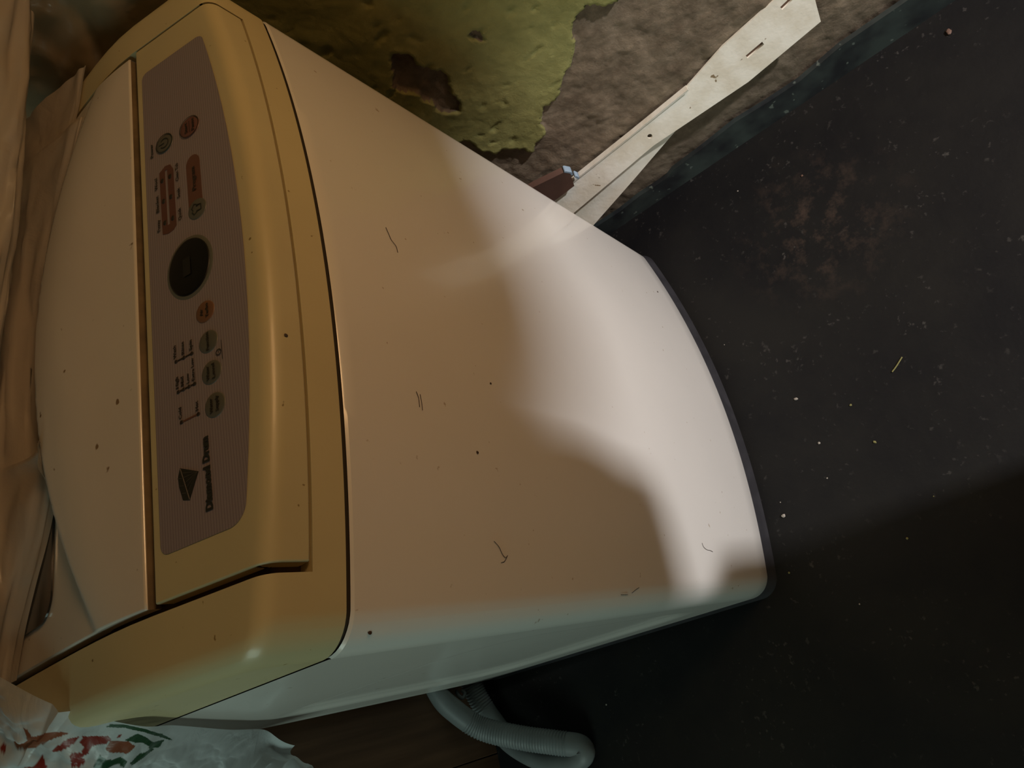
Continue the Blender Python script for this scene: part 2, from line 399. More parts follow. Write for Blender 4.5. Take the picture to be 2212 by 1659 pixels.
class MB:
    def __init__(s): s.V = []; s.F = []
    def grid(s, rows):
        b = len(s.V); n = len(rows[0])
        for r in rows: s.V += r
        for j in range(len(rows) - 1):
            for i in range(n - 1):
                a = b + j * n + i; s.F.append((a, a + 1, a + n + 1, a + n))
    def patch(s, X, ST, depth=0.014, sides='LRFB'):
        rows = [[S(x, st) for x in X] for st in ST]; s.grid(rows)
        inn = lambda x, st: S(x, st, depth)
        if 'L' in sides: s.grid([[S(X[0], st) for st in ST], [inn(X[0], st) for st in ST]])
        if 'R' in sides: s.grid([[S(X[-1], st) for st in ST], [inn(X[-1], st) for st in ST]])
        if 'F' in sides: s.grid([[S(x, ST[0]) for x in X], [inn(x, ST[0]) for x in X]])
        if 'B' in sides: s.grid([[S(x, ST[-1]) for x in X], [inn(x, ST[-1]) for x in X]])
    def build(s, name, mat_, parent): return weighted(mesh_obj(name, s.V, s.F, mat_, parent))

WM = empty('washing_machine', (W / 2, D / 2, FZ), 'white top-loading washing machine with yellowed cover beside the peeling green wall', 'washing machine')
# base plinth
def outline(z, n=60, inset=0.0):
    pts = [(x, yfront(x)) for x in xs_range(0, W, n)]
    pts += [(W, D), (0, D)]
    return [Vector((W / 2 + (p[0] - W / 2) * (1 - inset / (W / 2)), p[1] + (inset if p[1] < 0.1 else -inset), z)) for p in pts]
def prism(name, z0, z1, mat_, parent, inset=0.0, inset0=None):
    a = outline(z0, inset=inset if inset0 is None else inset0); b = outline(z1, inset=inset); n = len(a)
    F_ = [(i, (i + 1) % n, n + (i + 1) % n, n + i) for i in range(n)] + [tuple(range(n))[::-1], tuple(range(n, 2 * n))]
    return weighted(mesh_obj(name, a + b, F_, mat_, parent))
prism('base', FZ, 0.0005, M_BASE, WM, 0.0005, -0.0030)
# cabinet: front and fillets swept, left side embossed
def rr_sd(y, z, cy, cz, hy, hz, r):
    qy, qz = abs(y - cy) - hy + r, abs(z - cz) - hz + r
    return math.hypot(max(qy, 0), max(qz, 0)) + min(max(qy, qz), 0) - r
cab = MB()
Xs = xs_range(0, W, 80)
zl = [0.0, 0.003] + [0.66 * i / 24 + 0.001 for i in range(1, 23)] + [0.650, 0.6582, 0.6600]
def lip(z, v):   # rolled top and bottom edges
    e = 0.0
    if z > 0.6590: e = 0.0012
    if z < 0.001: e = 0.0008
    return e
cab.grid([[Vector((W / 2 + (x - W / 2) * (1 - lip(z, 0) / 0.27), yfront(x) + lip(z, 0), z)) for x in Xs] for z in zl])
ny = 70; nz = 80
def side(x, s):
    rows = []
    for j in range(nz + 1):
        z = 0.660 * j / nz; r = []
        for i in range(ny + 1):
            y = yfront(0) + (D - yfront(0)) * i / ny
            sd = rr_sd(y, z, 0.235, 0.27, 0.175, 0.20, 0.07)
            dx = 0.0045 * smooth01(-sd / 0.02 + 0.2) if s > 0 else 0.0
            if y > D - 0.012: dx -= 0.0008 * smooth01((y - D + 0.012) / 0.004) * (1 if s > 0 else 0)
            r.append(Vector((x + s * dx, y, z)))
        rows.append(r)
    return rows
cab.grid(side(0, 1)); cab.grid(side(W, 0))
cab.grid([[Vector((0, D, 0)), Vector((W, D, 0))], [Vector((0, D, 0.66)), Vector((W, D, 0.66))]])
cabo = cab.build('cabinet', M_CAB, WM)
prism('seam_gasket', 0.6570, 0.665, M_GAPDARK, WM, 0.0022)
# cover (yellowed frame)
cv = MB()
PX0, PX1 = 0.043, 0.4975
STL = stations(0.687, 1.0, D)
cv.grid([[S(x, ('z', z)) for x in xs_range(0, W, 80)] for z in (0.664, 0.670, 0.676, 0.682, 0.687)])
cv.grid([[S(x, ('z', 0.687)) for x in xs_range(0, W, 80)], [S(x, ('z', 0.687), 0.012) for x in xs_range(0, W, 80)]])
cv.grid([[S(x, ('z', 0.664)) for x in xs_range(0, W, 80)], [S(x, ('z', 0.664), 0.008) for x in xs_range(0, W, 80)]])
cv.patch(xs_range(0, PX0, 10), STL, 0.016, 'R')
cv.patch(xs_range(PX1, W, 10), STL, 0.016, 'L')
for x in (0.0, W):
    cv.grid([[S(x, st) for st in STL], [Vector((x, S(x, st).y, 0.687)) for st in STL], [Vector((x, S(x, st).y, 0.664)) for st in STL]])
cv.patch(xs_range(PX0, PX1, 30), [('k', 1 + (0.462 - 0.07) / 0.43), ('k', 1 + 1.0)], 0.016, 'F')
cv.grid([[Vector((0, D, 0.664)), Vector((W, D, 0.664))], [Vector((0, D, 0.733)), Vector((W, D, 0.733))]])
cvo = cv.build('top_cover', M_COVER, WM)
# tray under the gaps, grimy
tr = MB(); ST2 = stations(0.684, 1.0, D)
tr.grid([[S(x, st, 0.0115) for x in xs_range(0.036, 0.504, 30)] for st in ST2])
tr.build('grimy_tray', M_GAP, WM)

# control panel
cp = MB(); QX0, QX1 = 0.0485, 0.4960
STP = stations(0.6885, 0.965)
cp.patch(xs_range(QX0, QX1, 80), STP, 0.010)
panel = bevel(cp.build('control_panel', M_PANEL, WM), 0.0012, 3, 50)
def onp(x, y, lift=0.0):
    return Vector((x, y - 0.26 * lift, Zt(y) + lift))
# film inlay: bowed front edge
def film_front(x): return 0.0 - 0.0185 * (1 - ((x - 0.269) / 0.1945) ** 2) - 0.0006
def film_pt(u, v):
    u = 0.5 - 0.5 * math.cos(math.pi * u)
    x = 0.0742 + u * (0.4642 - 0.0742); y0 = film_front(x); y1 = 0.0612
    y = y0 + (y1 - y0) * v
    # rounded corners by pulling in x
    r = 0.011 if x < 0.269 and y < 0.03 else 0.006
    for cx, sx_ in ((0.0742, 1), (0.4642, -1)):
        dx = (x - cx) * sx_
        if dx < r:
            k = r - math.sqrt(max(0, r * r - (r - dx) ** 2))
            y0c, y1c = y0 + k, y1 - min(k, 0.006)
            y = y0c + (y1c - y0c) * v
    return onp(x, y, 0.00035)
film = grid_obj('control_film', film_pt, 130, 24, M_FILM, panel)
L1, L2, L3 = 0.0006, 0.0009, 0.0012
def disc_poly(cx, cy, rx, ry=None, n=40, a0=0, a1=360):
    ry = ry or rx
    return [(cx + rx * math.cos(math.radians(a0 + (a1 - a0) * i / n)), cy + ry * math.sin(math.radians(a0 + (a1 - a0) * i / n))) for i in range(n)]
def pshape(name, polys, mat_, lift, parent=None):
    return flat_shape(name, polys, mat_, parent or panel, lambda a, b, c: onp(a, b, lift))
def ptext(name, body, x, y, size, mat_=M_INK, lift=L3, width=None, bold=0.0, align='LEFT', stretch=1.0):
    cu = bpy.data.curves.new(name, 'FONT'); cu.body = body; cu.size = size; cu.align_x = align; cu.align_y = 'CENTER'
    cu.resolution_u = 2; cu.offset = bold if bold else 0.00010
    sx_ = [1.0]
    def pl(a, b, c): return onp(x + a * sx_[0], y + b * stretch, lift)
    if width:
        tmp = bpy.data.objects.new('t', cu); COL.objects.link(tmp); bpy.context.view_layer.update()
        wd = tmp.dimensions.x; sx_[0] = width / max(wd, 1e-6); COL.objects.unlink(tmp); bpy.data.objects.remove(tmp)
    return curve_to(name, cu, mat_, panel, pl)
def button(cx, cy, r, mat_, name, ry=None, h=0.0006, rim=None):
    ry = ry or r
    V_, F_ = [], []; n = 40
    for q, (rr, hh) in enumerate(((1.0, 0.0003), (0.985, h), (0.93, h + 0.0002), (0.5, h + 0.0003))):
        for i in range(n):
            a = 2 * math.pi * i / n; V_.append(onp(cx + r * rr * math.cos(a), cy + ry * rr * math.sin(a), hh))
    V_.append(onp(cx, cy, h + 0.0003))
    for q in range(3):
        for i in range(n): F_.append((q*n+i, q*n+(i+1) % n, (q+1)*n+(i+1) % n, (q+1)*n+i))
    for i in range(n): F_.append((3*n+i, 3*n+(i+1) % n, 4*n))
    return mesh_obj(name, V_, F_, mat_, panel)
# buttons
b = button(0.3788, 0.0412, 0.0083, M_BTN, 'power_button', 0.0080); b['label'] = 'round grey-green power button'
pshape('button_outline', [disc_poly(0.3788, 0.0412, 0.0084, 0.0081), disc_poly(0.3788, 0.0412, 0.0076, 0.0073)], M_INKG, L3)
pshape('power_symbol', [disc_poly(0.3788, 0.0412, 0.0045, 0.0043, 30, 125, 415) + disc_poly(0.3788, 0.0412, 0.0037, 0.0035, 30, 415, 125)], M_INKG, L3)
pshape('power_symbol_bar', [[(0.3784, 0.0412), (0.3792, 0.0412), (0.3792, 0.0462), (0.3784, 0.0462)]], M_INKG, L3)
b = button(0.3788, 0.0170, 0.0092, M_RED, 'start_button', 0.0090); b['label'] = 'round maroon start and pause button'
pshape('button_outline', [disc_poly(0.3788, 0.0170, 0.0093, 0.0091), disc_poly(0.3788, 0.0170, 0.0087, 0.0085)], M_INK, L3)
ptext('lettering', 'Start', 0.3788, 0.0198, 0.0040, M_INK, L3, 0.0102, 0, 'CENTER')
ptext('lettering', 'Pause', 0.3788, 0.0135, 0.0040, M_INK, L3, 0.0115, 0, 'CENTER')
pshape('printed_line', [[(0.3735, 0.01655), (0.3842, 0.01655), (0.3842, 0.0170), (0.3735, 0.0170)]], M_INK, L3)
ptext('lettering', 'Power', 0.3722, 0.0535, 0.0040, M_INKG, L2, 0.0135)
# program pill and shirt button
px0, px1, pyc, phh = 0.304, 0.3512, 0.0166, 0.0062
pill = [(px0, pyc - phh), (px1 - 0.008, pyc - phh)] + [(px1 - 0.008 + 0.008 * math.sin(math.radians(a)), pyc - phh * math.cos(math.radians(a))) for a in range(0, 181, 12)] + [(px0, pyc + phh)]
o = pshape('program_button', [pill], M_PILL, L1); o['label'] = 'long red-brown program button'
ptext('lettering', 'Program', 0.3185, 0.0162, 0.0050, M_INK, L3, 0.0210)
b = button(0.3022, 0.0158, 0.0084, M_BTN, 'shirt_button', 0.0080); b['label'] = 'round grey-green button with shirt outline'
shirt = [(-.55, .30), (-.22, .52), (-.05, .38), (.18, .55), (.62, .25), (.42, -.05), (.22, .05), (.28, -.50), (-.32, -.52), (-.25, .05), (-.42, -.02)]
def off(P, k): return [(x * k, y * k) for x, y in P]
pshape('shirt_symbol', [[(0.3022 + x * 0.0085, 0.0158 + y * 0.0085) for x, y in shirt], [(0.3022 + x * 0.0085, 0.0158 + y * 0.0085) for x, y in off(shirt, 0.80)]], M_INKG, L3)
# programme band: U-shaped strip round a pale slot, six lamps
bd = [(0.2985, 0.0475), (0.2975, 0.0465), (0.2960, 0.0420), (0.2968, 0.0372), (0.2995, 0.0345), (0.3500, 0.0345), (0.3560, 0.0372), (0.3572, 0.0420), (0.3540, 0.0478)]
slot = [(0.3035, 0.0403), (0.3530, 0.0403), (0.3530, 0.0424), (0.3035, 0.0424)]
pshape('program_band', [bd, slot], M_BAND, L1)
for i, (cx, cy) in enumerate([(0.3070, 0.0448), (0.3263, 0.0450), (0.3453, 0.0453), (0.3068, 0.0375), (0.3262, 0.0380), (0.3449, 0.0378)]):
    button(cx, cy, 0.0021, M_INK, 'indicator_lamp', 0.0016, 0.0007)
for t, x, y, wd in [('Fuzzy', 0.3018, 0.0503, 0.0105), ('Blanket', 0.3190, 0.0505, 0.0150), ('Wool', 0.3398, 0.0508, 0.0112),
                    ('Quick', 0.3010, 0.0307, 0.0108), ('Soak', 0.3205, 0.0307, 0.0092), ('Clean Tub', 0.3362, 0.0310, 0.0165)]:
    ptext('lettering', t, x, y, 0.0039, M_INK, L2, wd)
# display
o = button(0.2590, 0.0257, 0.0245, M_RING, 'display_ring', 0.0200, 0.0005); o['label'] = 'grey-green ring around the display'
o = button(0.2590, 0.0257, 0.0220, M_DISP, 'display_window', 0.0176, 0.0012); o['label'] = 'dark oval display window'
pshape('display_digits', [[(0.2520, 0.0238), (0.2660, 0.0238), (0.2660, 0.0300), (0.2520, 0.0300)]], mat('faint_segment', (0.010, 0.008, 0.0075), 0.5), 0.0019)
# lower row of buttons
for cx, cy, r, mt, nm, lb, tx in [(0.2187, 0.0157, 0.0078, M_ORANGE, 'turbo_button', 'round orange-brown button', ('Air', 'Turbo')), (0.1962, 0.0150, 0.0078, M_BTN, 'function_button', 'round grey-green function button', ('Function',)),
                                  (0.1741, 0.0143, 0.0080, M_BTN, 'water_level_button', 'round grey-green water level button', ('Water', 'Level')), (0.1516, 0.0136, 0.0081, M_BTN, 'water_supply_button', 'round grey-green water supply button', ('Water', 'Supply'))]:
    b = button(cx, cy, r, mt, nm, r * 0.97); b['label'] = lb
    if len(tx) == 1: ptext('lettering', tx[0], cx, cy, 0.0036, M_INK, L3 + .0001, 0.0128, 0, 'CENTER')
    else:
        ptext('lettering', tx[0], cx, cy + 0.0022, 0.0034, M_INK, L3 + .0001, 0.0102 if tx[0] != 'Air' else 0.0052, 0, 'CENTER')
        ptext('lettering', tx[1], cx, cy - 0.0022, 0.0034, M_INK, L3 + .0001, 0.0104, 0, 'CENTER')
def lamp_col(x, y0, y1, lamps, mt):
    pshape('printed_line', [[(x - 0.0006, y0), (x + 0.0006, y0), (x + 0.0006, y1), (x - 0.0006, y1)]], mt, L1)
    for yy in lamps: button(x, yy, 0.0013, M_INK, 'indicator_lamp', 0.0013, 0.0006)
lamp_col(0.1940, 0.0286, 0.0417, (0.0417, 0.0351, 0.0286), M_INK)
lamp_col(0.1722, 0.0280, 0.0412, (0.0412, 0.0370, 0.0325, 0.0280), M_INK)
lamp_col(0.1510, 0.0267, 0.0400, (0.0400, 0.0267), M_PILL)
for t, x, y, wd in [('Wash', 0.1962, 0.0420, 0.0098), ('Rinse', 0.1962, 0.0353, 0.0092), ('Spin', 0.1962, 0.0288, 0.0076),
                    ('High', 0.1744, 0.0415, 0.0082), ('Mid', 0.1744, 0.0372, 0.0066), ('Low', 0.1744, 0.0327, 0.0070), ('Extra Low', 0.1744, 0.0283, 0.0160),
                    ('Cold', 0.1532, 0.0403, 0.0078), ('Hot', 0.1532, 0.0270, 0.0064)]:
    ptext('lettering', t, x, y, 0.0034, M_INK, L2, wd)
# lock symbol between function and water level, with its line
pshape('lock_symbol', [disc_poly(0.1852, 0.0075, 0.0022), disc_poly(0.1852, 0.0075, 0.0016)], M_INK, L2)
pshape('lock_symbol_dot', [disc_poly(0.1852, 0.0075, 0.0008, 0.0003, 10)], M_INK, L2)
pshape('printed_line', [[(0.1790, 0.0046), (0.1925, 0.0046), (0.1925, 0.0050), (0.1790, 0.0050)]], M_INK, L2)
# diamond emblem and wordmark
dia = [(0.1000, 0.0370), (0.1018, 0.0422), (0.1105, 0.0446), (0.1165, 0.0452), (0.1222, 0.0433), (0.1150, 0.0292)]
dc = (0.1108, 0.0392)
pshape('diamond_emblem', [dia], M_INKG, L1)
pshape('diamond_facet_line', [[(0.1002, 0.0372), (0.1006, 0.0366), (0.1216, 0.0424), (0.1214, 0.0430)]], M_LINE, L2)
for tx_ in (0.104, 0.1075, 0.1110, 0.1150, 0.1185):
    yb = 0.0380 + (tx_ - 0.1) * 0.27
    pshape('diamond_facet_line', [[(tx_, yb - 0.0003), (tx_ + 0.0004, yb - 0.0003), (0.1151, 0.0300), (0.1149, 0.0300)]], mat('facet', (0.07, 0.065, 0.055), 0.5) if tx_ == 0.104 else bpy.data.materials['facet'], L2)
for tx_ in (0.1050, 0.1100, 0.1150):
    yb = 0.0380 + (tx_ - 0.1) * 0.27
    pshape('diamond_facet_line', [[(tx_, yb), (tx_ + 0.0004, yb), (tx_ + 0.0012, yb + 0.0032), (tx_ + 0.0008, yb + 0.0032)]], bpy.data.materials['facet'], L2)
ptext('wordmark', 'Diamond', 0.0888, 0.0226, 0.0072, M_INKG, L2, 0.0268, 0.00040)
ptext('wordmark', 'Drum', 0.1182, 0.0226, 0.0072, M_INKG, L2, 0.0160, 0.00040)

# lid: white leaf, wave-shaped with a curved crest, dark window behind
def lid_z(x, y):
    q = (x - 0.27) / 0.235
    h = 0.0165 * max(0.0, 1 - q * q); yc = 0.108 + 0.072 * max(0, 1 - q * q)
    if y < yc: k = ((y - 0.073) / max(yc - 0.073, 1e-4)); dome = h * (0.25 * k + 0.75 * smooth01(k))
    else: dome = h * (1 - smooth01((y - yc) / 0.010))
    return Zt(y) + 0.0006 + dome
LX0, LX1, LY0, LY1 = 0.0478, 0.4930, 0.0738, 0.452
lm = MB()
lx = [LX0 + (LX1 - LX0) * i / 110 for i in range(111)]
ly = [LY0 + 0.16 * i / 80 for i in range(81)] + [0.24 + 0.02 * i for i in range(11)] + [LY1]
lm.grid([[Vector((x, y, lid_z(x, y))) for x in lx] for y in ly])
lm.grid([[Vector((x, LY0, lid_z(x, LY0))) for x in lx], [Vector((x, LY0, lid_z(x, LY0) - 0.0014)) for x in lx]])
for seq in ([Vector((x, LY1, lid_z(x, LY1))) for x in lx], [Vector((LX0, y, lid_z(LX0, y))) for y in ly], [Vector((LX1, y, lid_z(LX1, y))) for y in ly]):
    lm.grid([seq, [p - Vector((0, 0, 0.009)) for p in seq]])
lid = bevel(lm.build('lid', M_LID, WM), 0.0012, 3, 55); lid['label'] = 'white lid with a curved raised grip'
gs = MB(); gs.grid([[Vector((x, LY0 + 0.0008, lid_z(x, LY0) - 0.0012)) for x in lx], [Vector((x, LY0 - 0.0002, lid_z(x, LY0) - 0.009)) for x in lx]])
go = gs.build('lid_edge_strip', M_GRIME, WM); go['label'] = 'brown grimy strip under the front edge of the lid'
rr = []
for cx, cy, a0 in ((0.455, 0.20, -90), (0.455, 0.42, 0), (0.090, 0.42, 90), (0.090, 0.20, 180)):
    rr += [(cx + 0.018 * math.cos(math.radians(a0 + a)), cy + 0.018 * math.sin(math.radians(a0 + a))) for a in range(0, 91, 10)]
o = flat_shape('lid_window', [rr], M_DARK, lid, lambda a, b_, c: (a, b_, Zt(b_) + 0.0018 + c), 0.0006); o['label'] = 'dark window in the lid'
# hairs and scratches on the enamel
def on_front(x, z, lift=0.0006): return Vector((x, yfront(x) - lift, z))
for P in ([(0.306, 0.597), (0.300, 0.5955), (0.2945, 0.594), (0.290, 0.5905), (0.284, 0.590)],
          [(0.1635, 0.596), (0.159, 0.5945), (0.152, 0.5945)], [(0.162, 0.5925), (0.156, 0.592), (0.150, 0.592)],
          [(0.060, 0.531), (0.056, 0.526), (0.051, 0.523), (0.0485, 0.5195), (0.050, 0.517), (0.046, 0.521), (0.045, 0.525)],
          [(0.060, 0.181), (0.056, 0.179), (0.053, 0.172), (0.052, 0.163), (0.0505, 0.157)],
          [(0.0200, 0.330), (0.0185, 0.336), (0.0160, 0.3430)], [(0.0155, 0.362), (0.0150, 0.350)]):
    o = tube('hair_strand', [on_front(*p) for p in P], 0.00022, M_HAIR, cabo, 24, 5); o.parent = cabo
for x, z, s in ((0.125, 0.539, 0.0012), (0.186, 0.51, 0.0009), (0.009, 0.644, 0.0014), (0.182, 0.7, 0.0012), (0.43, 0.05, 0.0014)):
    c = on_front(x, z, 0.0002); V_ = [c + Vector((s * math.cos(a), -0.0002 + 0 * a, s * 1.2 * math.sin(a))) for a in [i * math.pi / 4 for i in range(8)]] + [c + Vector((0, -0.0006, 0))]
    mesh_obj('paint_chip', V_, [(i, (i + 1) % 8, 8) for i in range(8)], M_HAIR, cabo if z < 0.66 else cvo)

# ------------------------------------------------------------------ hose
HP = [(0.03, 0.517, 0.115), (-0.004, 0.516, 0.100), (-0.030, 0.510, 0.082), (-0.0659, 0.4885, 0.052), (-0.0928, 0.4332, 0.030), (-0.1120, 0.380, 0.012), (-0.1235, 0.352, 0.000), (-0.1350, 0.3525, -0.002),
      (-0.1400, 0.379, -0.002), (-0.1290, 0.429, -0.002), (-0.0990, 0.480, -0.002), (-0.064, 0.503, 0.004), (-0.0204, 0.514, 0.018), (0.03, 0.517, 0.03)]
def hr(s):
    base = 0.0134 + 0.0032 * smooth01(s / 0.07) * smooth01((0.62 - s) / 0.05)
    if 0.10 < s < 0.26 or s > 0.50: base += 0.0009 * math.sin(s * 2 * math.pi / 0.0045)
    return base
HO = empty('drain_hose', (-0.06, 0.45, FZ), 'white ribbed drain hose looping on the floor behind the washing machine', 'hose')
tube('hose_body', HP, hr, M_HOSE, HO, 700, 18)
tube('hose_clip', [(-0.006, 0.516, 0.060), (-0.012, 0.512, 0.062), (-0.018, 0.510, 0.056), (-0.012, 0.509, 0.050), (-0.006, 0.512, 0.052)], 0.003, M_HOSE, HO, 40, 8)

# ------------------------------------------------------------------ slotted bar and its partner on the wall
def slot_poly(cy, cz, L, wd, ang):
    ca, sa = math.cos(ang), math.sin(ang)
    return [(cy + ca * a - sa * b_, cz + sa * a + ca * b_) for a, b_ in ((-L, -wd), (L, -wd), (L, wd), (-L, wd))]
bar_pts = [(0.24, 0.118), (0.0301, 0.1393), (0.0004, 0.1424), (-0.10, 0.1465), (-0.1964, 0.1519), (-0.2583, 0.1664), (-0.3387, 0.1739), (-0.376, 0.176), (-0.3680, 0.145), (-0.3617, 0.1161),
           (-0.2594, 0.1069), (-0.1555, 0.1105), (-0.1157, 0.1120), (0.0389, 0.0985), (0.24, 0.077)]
bx = 0.6045
def bar_place(a, b_, c):
    k = b_ - (0.130 - 0.10 * (a + 0.37) * 0.2)
    return (bx + c + 0.38 * k + 0.002, a, b_)
SB = empty('slotted_bar', (bx, -0.1, 0.09), 'white slotted metal bar leaning along the foot of the wall above the black skirting', 'bar')
o = flat_shape('bar_face', [bar_pts, slot_poly(-0.2855, 0.1370, 0.012, 0.0022, -0.08), slot_poly(-0.3430, 0.1612, 0.010, 0.0022, -0.15), disc_poly(-0.1203, 0.1265, 0.0034, 0.0034, 14)], M_BAR, SB, bar_place, 0.0012)
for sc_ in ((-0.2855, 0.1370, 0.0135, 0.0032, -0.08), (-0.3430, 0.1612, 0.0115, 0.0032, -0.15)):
    rp = flat_shape('slot_backing', [slot_poly(*sc_)], M_SLOT, SB, lambda a, b_, c: Vector(bar_place(a, b_, c)) + Vector((0.0014, 0, 0)), 0.0003)  # dark brown plates added behind the slots to fill the holes
# folded lip along the top and lower edge
def strip(name, pts, wd, mat_, parent, x0, th):
    V_, F_ = [], []
    for a, b_ in pts:
        V_ += [(x0, a, b_), (x0 - th, a, b_), (x0 - th, a, b_ - wd), (x0, a, b_ - wd)]
    for i in range(len(pts) - 1):
        for k in range(4): F_.append((4*i+k, 4*i+(k+1) % 4, 4*i+4+(k+1) % 4, 4*i+4+k))
    F_ += [(0, 3, 2, 1), tuple(4*(len(pts)-1)+k for k in range(4))]
    return weighted(mesh_obj(name, V_, F_, mat_, parent, False))
strip('upper_lip', [(0.24, 0.119), (0.0301, 0.1405), (0.0004, 0.1436), (-0.10, 0.1476), (-0.1964, 0.1529)], 0.0030, M_BAR, SB, bx + 0.013, 0.008)
lower = [(0.24, 0.010), (0.0374, 0.0489), (-0.060, 0.074), (-0.1515, 0.0990), (-0.1530, 0.1030), (-0.06, 0.0985), (0.0408, 0.0865), (0.24, 0.064)]
o = flat_shape('thin_strip', [lower], M_BAR, None, lambda a, b_, c: (0.6065 + c + 0.35 * (b_ - 0.085), a, b_), 0.0015)
tag(o, 'narrow white strip wedged under the slotted bar, tapering to a point', 'strip'); bevel(o, 0.0008)
# carton
CT = empty('carton', (0.600, 0.03, 0.14), 'small brown carton with pale blue edges tucked behind the washing machine above the white bar', 'box')
ct = flat_shape('carton_body', [[(0.085, 0.142), (0.085, 0.200), (0.040, 0.194), (-0.0040, 0.1800), (-0.0085, 0.1700), (0.0040, 0.1425)]], M_CARTON, CT, lambda a, b_, c: (0.607 + c, a, b_), 0.005); bevel(ct, 0.001)
flat_shape('blue_edge', [[(-0.0042, 0.1803), (-0.0075, 0.1800), (-0.0115, 0.1700), (-0.0095, 0.1640), (-0.0072, 0.1650), (-0.0087, 0.1700)]], M_BLUE, CT, lambda a, b_, c: (0.607 + c * 1.0, a, b_), 0.0053)
flat_shape('blue_edge', [[(-0.0075, 0.1580), (-0.0105, 0.1575), (-0.0115, 0.1500), (-0.0080, 0.1490)]], M_BLUE, CT, lambda a, b_, c: (0.607 + c * 1.0, a, b_), 0.0050)

# ------------------------------------------------------------------ plastic sheets and bag
def plastic_mat(name, col, alpha, rough=0.3, trans_w=0.35, bump=0.3, bscale=40, attr=None):
    M = bpy.data.materials.new(name); M.use_nodes = True; nt = M.node_tree; nt.nodes.clear()
    out = nt.nodes.new('ShaderNodeOutputMaterial')
    B = nt.nodes.new('ShaderNodeBsdfPrincipled'); B.inputs['Base Color'].default_value = (*col, 1); B.inputs['Roughness'].default_value = rough
    T = nt.nodes.new('ShaderNodeBsdfTranslucent'); T.inputs[0].default_value = (*col, 1)
    X = nt.nodes.new('ShaderNodeBsdfTransparent'); X.inputs[0].default_value = (0.95, 0.94, 0.92, 1)
    m1 = nt.nodes.new('ShaderNodeMixShader'); m1.inputs[0].default_value = trans_w
    m2 = nt.nodes.new('ShaderNodeMixShader'); m2.inputs[0].default_value = alpha
    nt.links.new(B.outputs[0], m1.inputs[1]); nt.links.new(T.outputs[0], m1.inputs[2])
    nt.links.new(X.outputs[0], m2.inputs[1]); nt.links.new(m1.outputs[0], m2.inputs[2]); nt.links.new(m2.outputs[0], out.inputs[0])
    tc = nt.nodes.new('ShaderNodeTexCoord'); n = nt.nodes.new('ShaderNodeTexNoise'); n.inputs['Scale'].default_value = bscale; n.inputs['Detail'].default_value = 4
    n.inputs['Distortion'].default_value = 1.5
    nt.links.new(tc.outputs['Object'], n.inputs['Vector'])
    b_ = nt.nodes.new('ShaderNodeBump'); b_.inputs['Strength'].default_value = bump; b_.inputs['Distance'].default_value = 0.004
    nt.links.new(n.outputs['Fac'], b_.inputs['Height']); nt.links.new(b_.outputs['Normal'], B.inputs['Normal'])
    if attr:
        a = nt.nodes.new('ShaderNodeAttribute'); a.attribute_name = attr
        nt.links.new(a.outputs['Color'], B.inputs['Base Color']); nt.links.new(a.outputs['Color'], T.inputs[0])
        ad = nt.nodes.new('ShaderNodeMath'); ad.operation = 'MAXIMUM'; ad.inputs[0].default_value = alpha
        nt.links.new(a.outputs['Alpha'], ad.inputs[1]); nt.links.new(ad.outputs[0], m2.inputs[0])
    return M
# sheet draped on the rear of the lid, rising in a long fold
def sheet_pt(u, v):
    x = 0.045 + u * (0.490 + 0.045 * smooth01((v - 0.22) / 0.12))
    q = (x - 0.27) / 0.235
    ye = 0.118 + 0.078 * max(0, 1 - q * q) if x > 0.19 else 0.172 + 0.012 * math.sin(x * 30) + (0.19 - x) * 0.35
    if x > 0.48: ye = 0.1315 + (0.54 - x) * 0.35 if x < 0.54 else 0.125
    base = lid_z(min(x, LX1), max(ye, 0.10))
    P = [(ye, lid_z(x, ye) + 0.0022), (ye + 0.016, lid_z(x, ye + 0.012) + 0.006), (0.222, 0.768), (0.232, 0.772), (0.225, 0.778), (0.205, 0.785), (0.190, 0.800), (0.192, 0.835), (0.215, 0.885), (0.262, 0.93), (0.34, 0.945), (0.46, 0.94)]
    p = crom([(0, a, b_) for a, b_ in P], v)
    nz_ = noise.fractal(Vector((x * 4, v * 14, 1.7)), 1.0, 2.0, 4)
    n2 = noise.fractal(Vector((x * 10, v * 22, 5.2)), 1.0, 2.0, 3)
    amp = min(1.0, v * 6) * 0.5 + 0.15
    y = p.y + amp * (0.010 * nz_ + 0.004 * n2 + 0.012 * abs(noise.noise(Vector((x * 7 + v * 9, v * 13, 3))))); z = p.z + amp * (0.006 * nz_ + 0.007 * abs(n2))
    y += -0.070 * max(0, (x - 0.05) / 0.55) ** 1.3 * smooth01((v - 0.25) / 0.2)
    if v < 0.2: z = max(z, (lid_z(x, y) if x < LX1 else Zt(y)) + 0.0016)
    return Vector((x, y, max(z, (lid_z(x, y) if x < LX1 else Zt(y)) + 0.0016)))
M_SHEET = plastic_mat('milky_plastic_sheet', (0.55, 0.47, 0.38), 0.86, 0.22, 0.25, 0.35, 26)
o = grid_obj('plastic_sheet', sheet_pt, 170, 110, M_SHEET)
tag(o, 'milky crumpled plastic sheet draped over the rear of the lid in a long fold', 'plastic sheet')
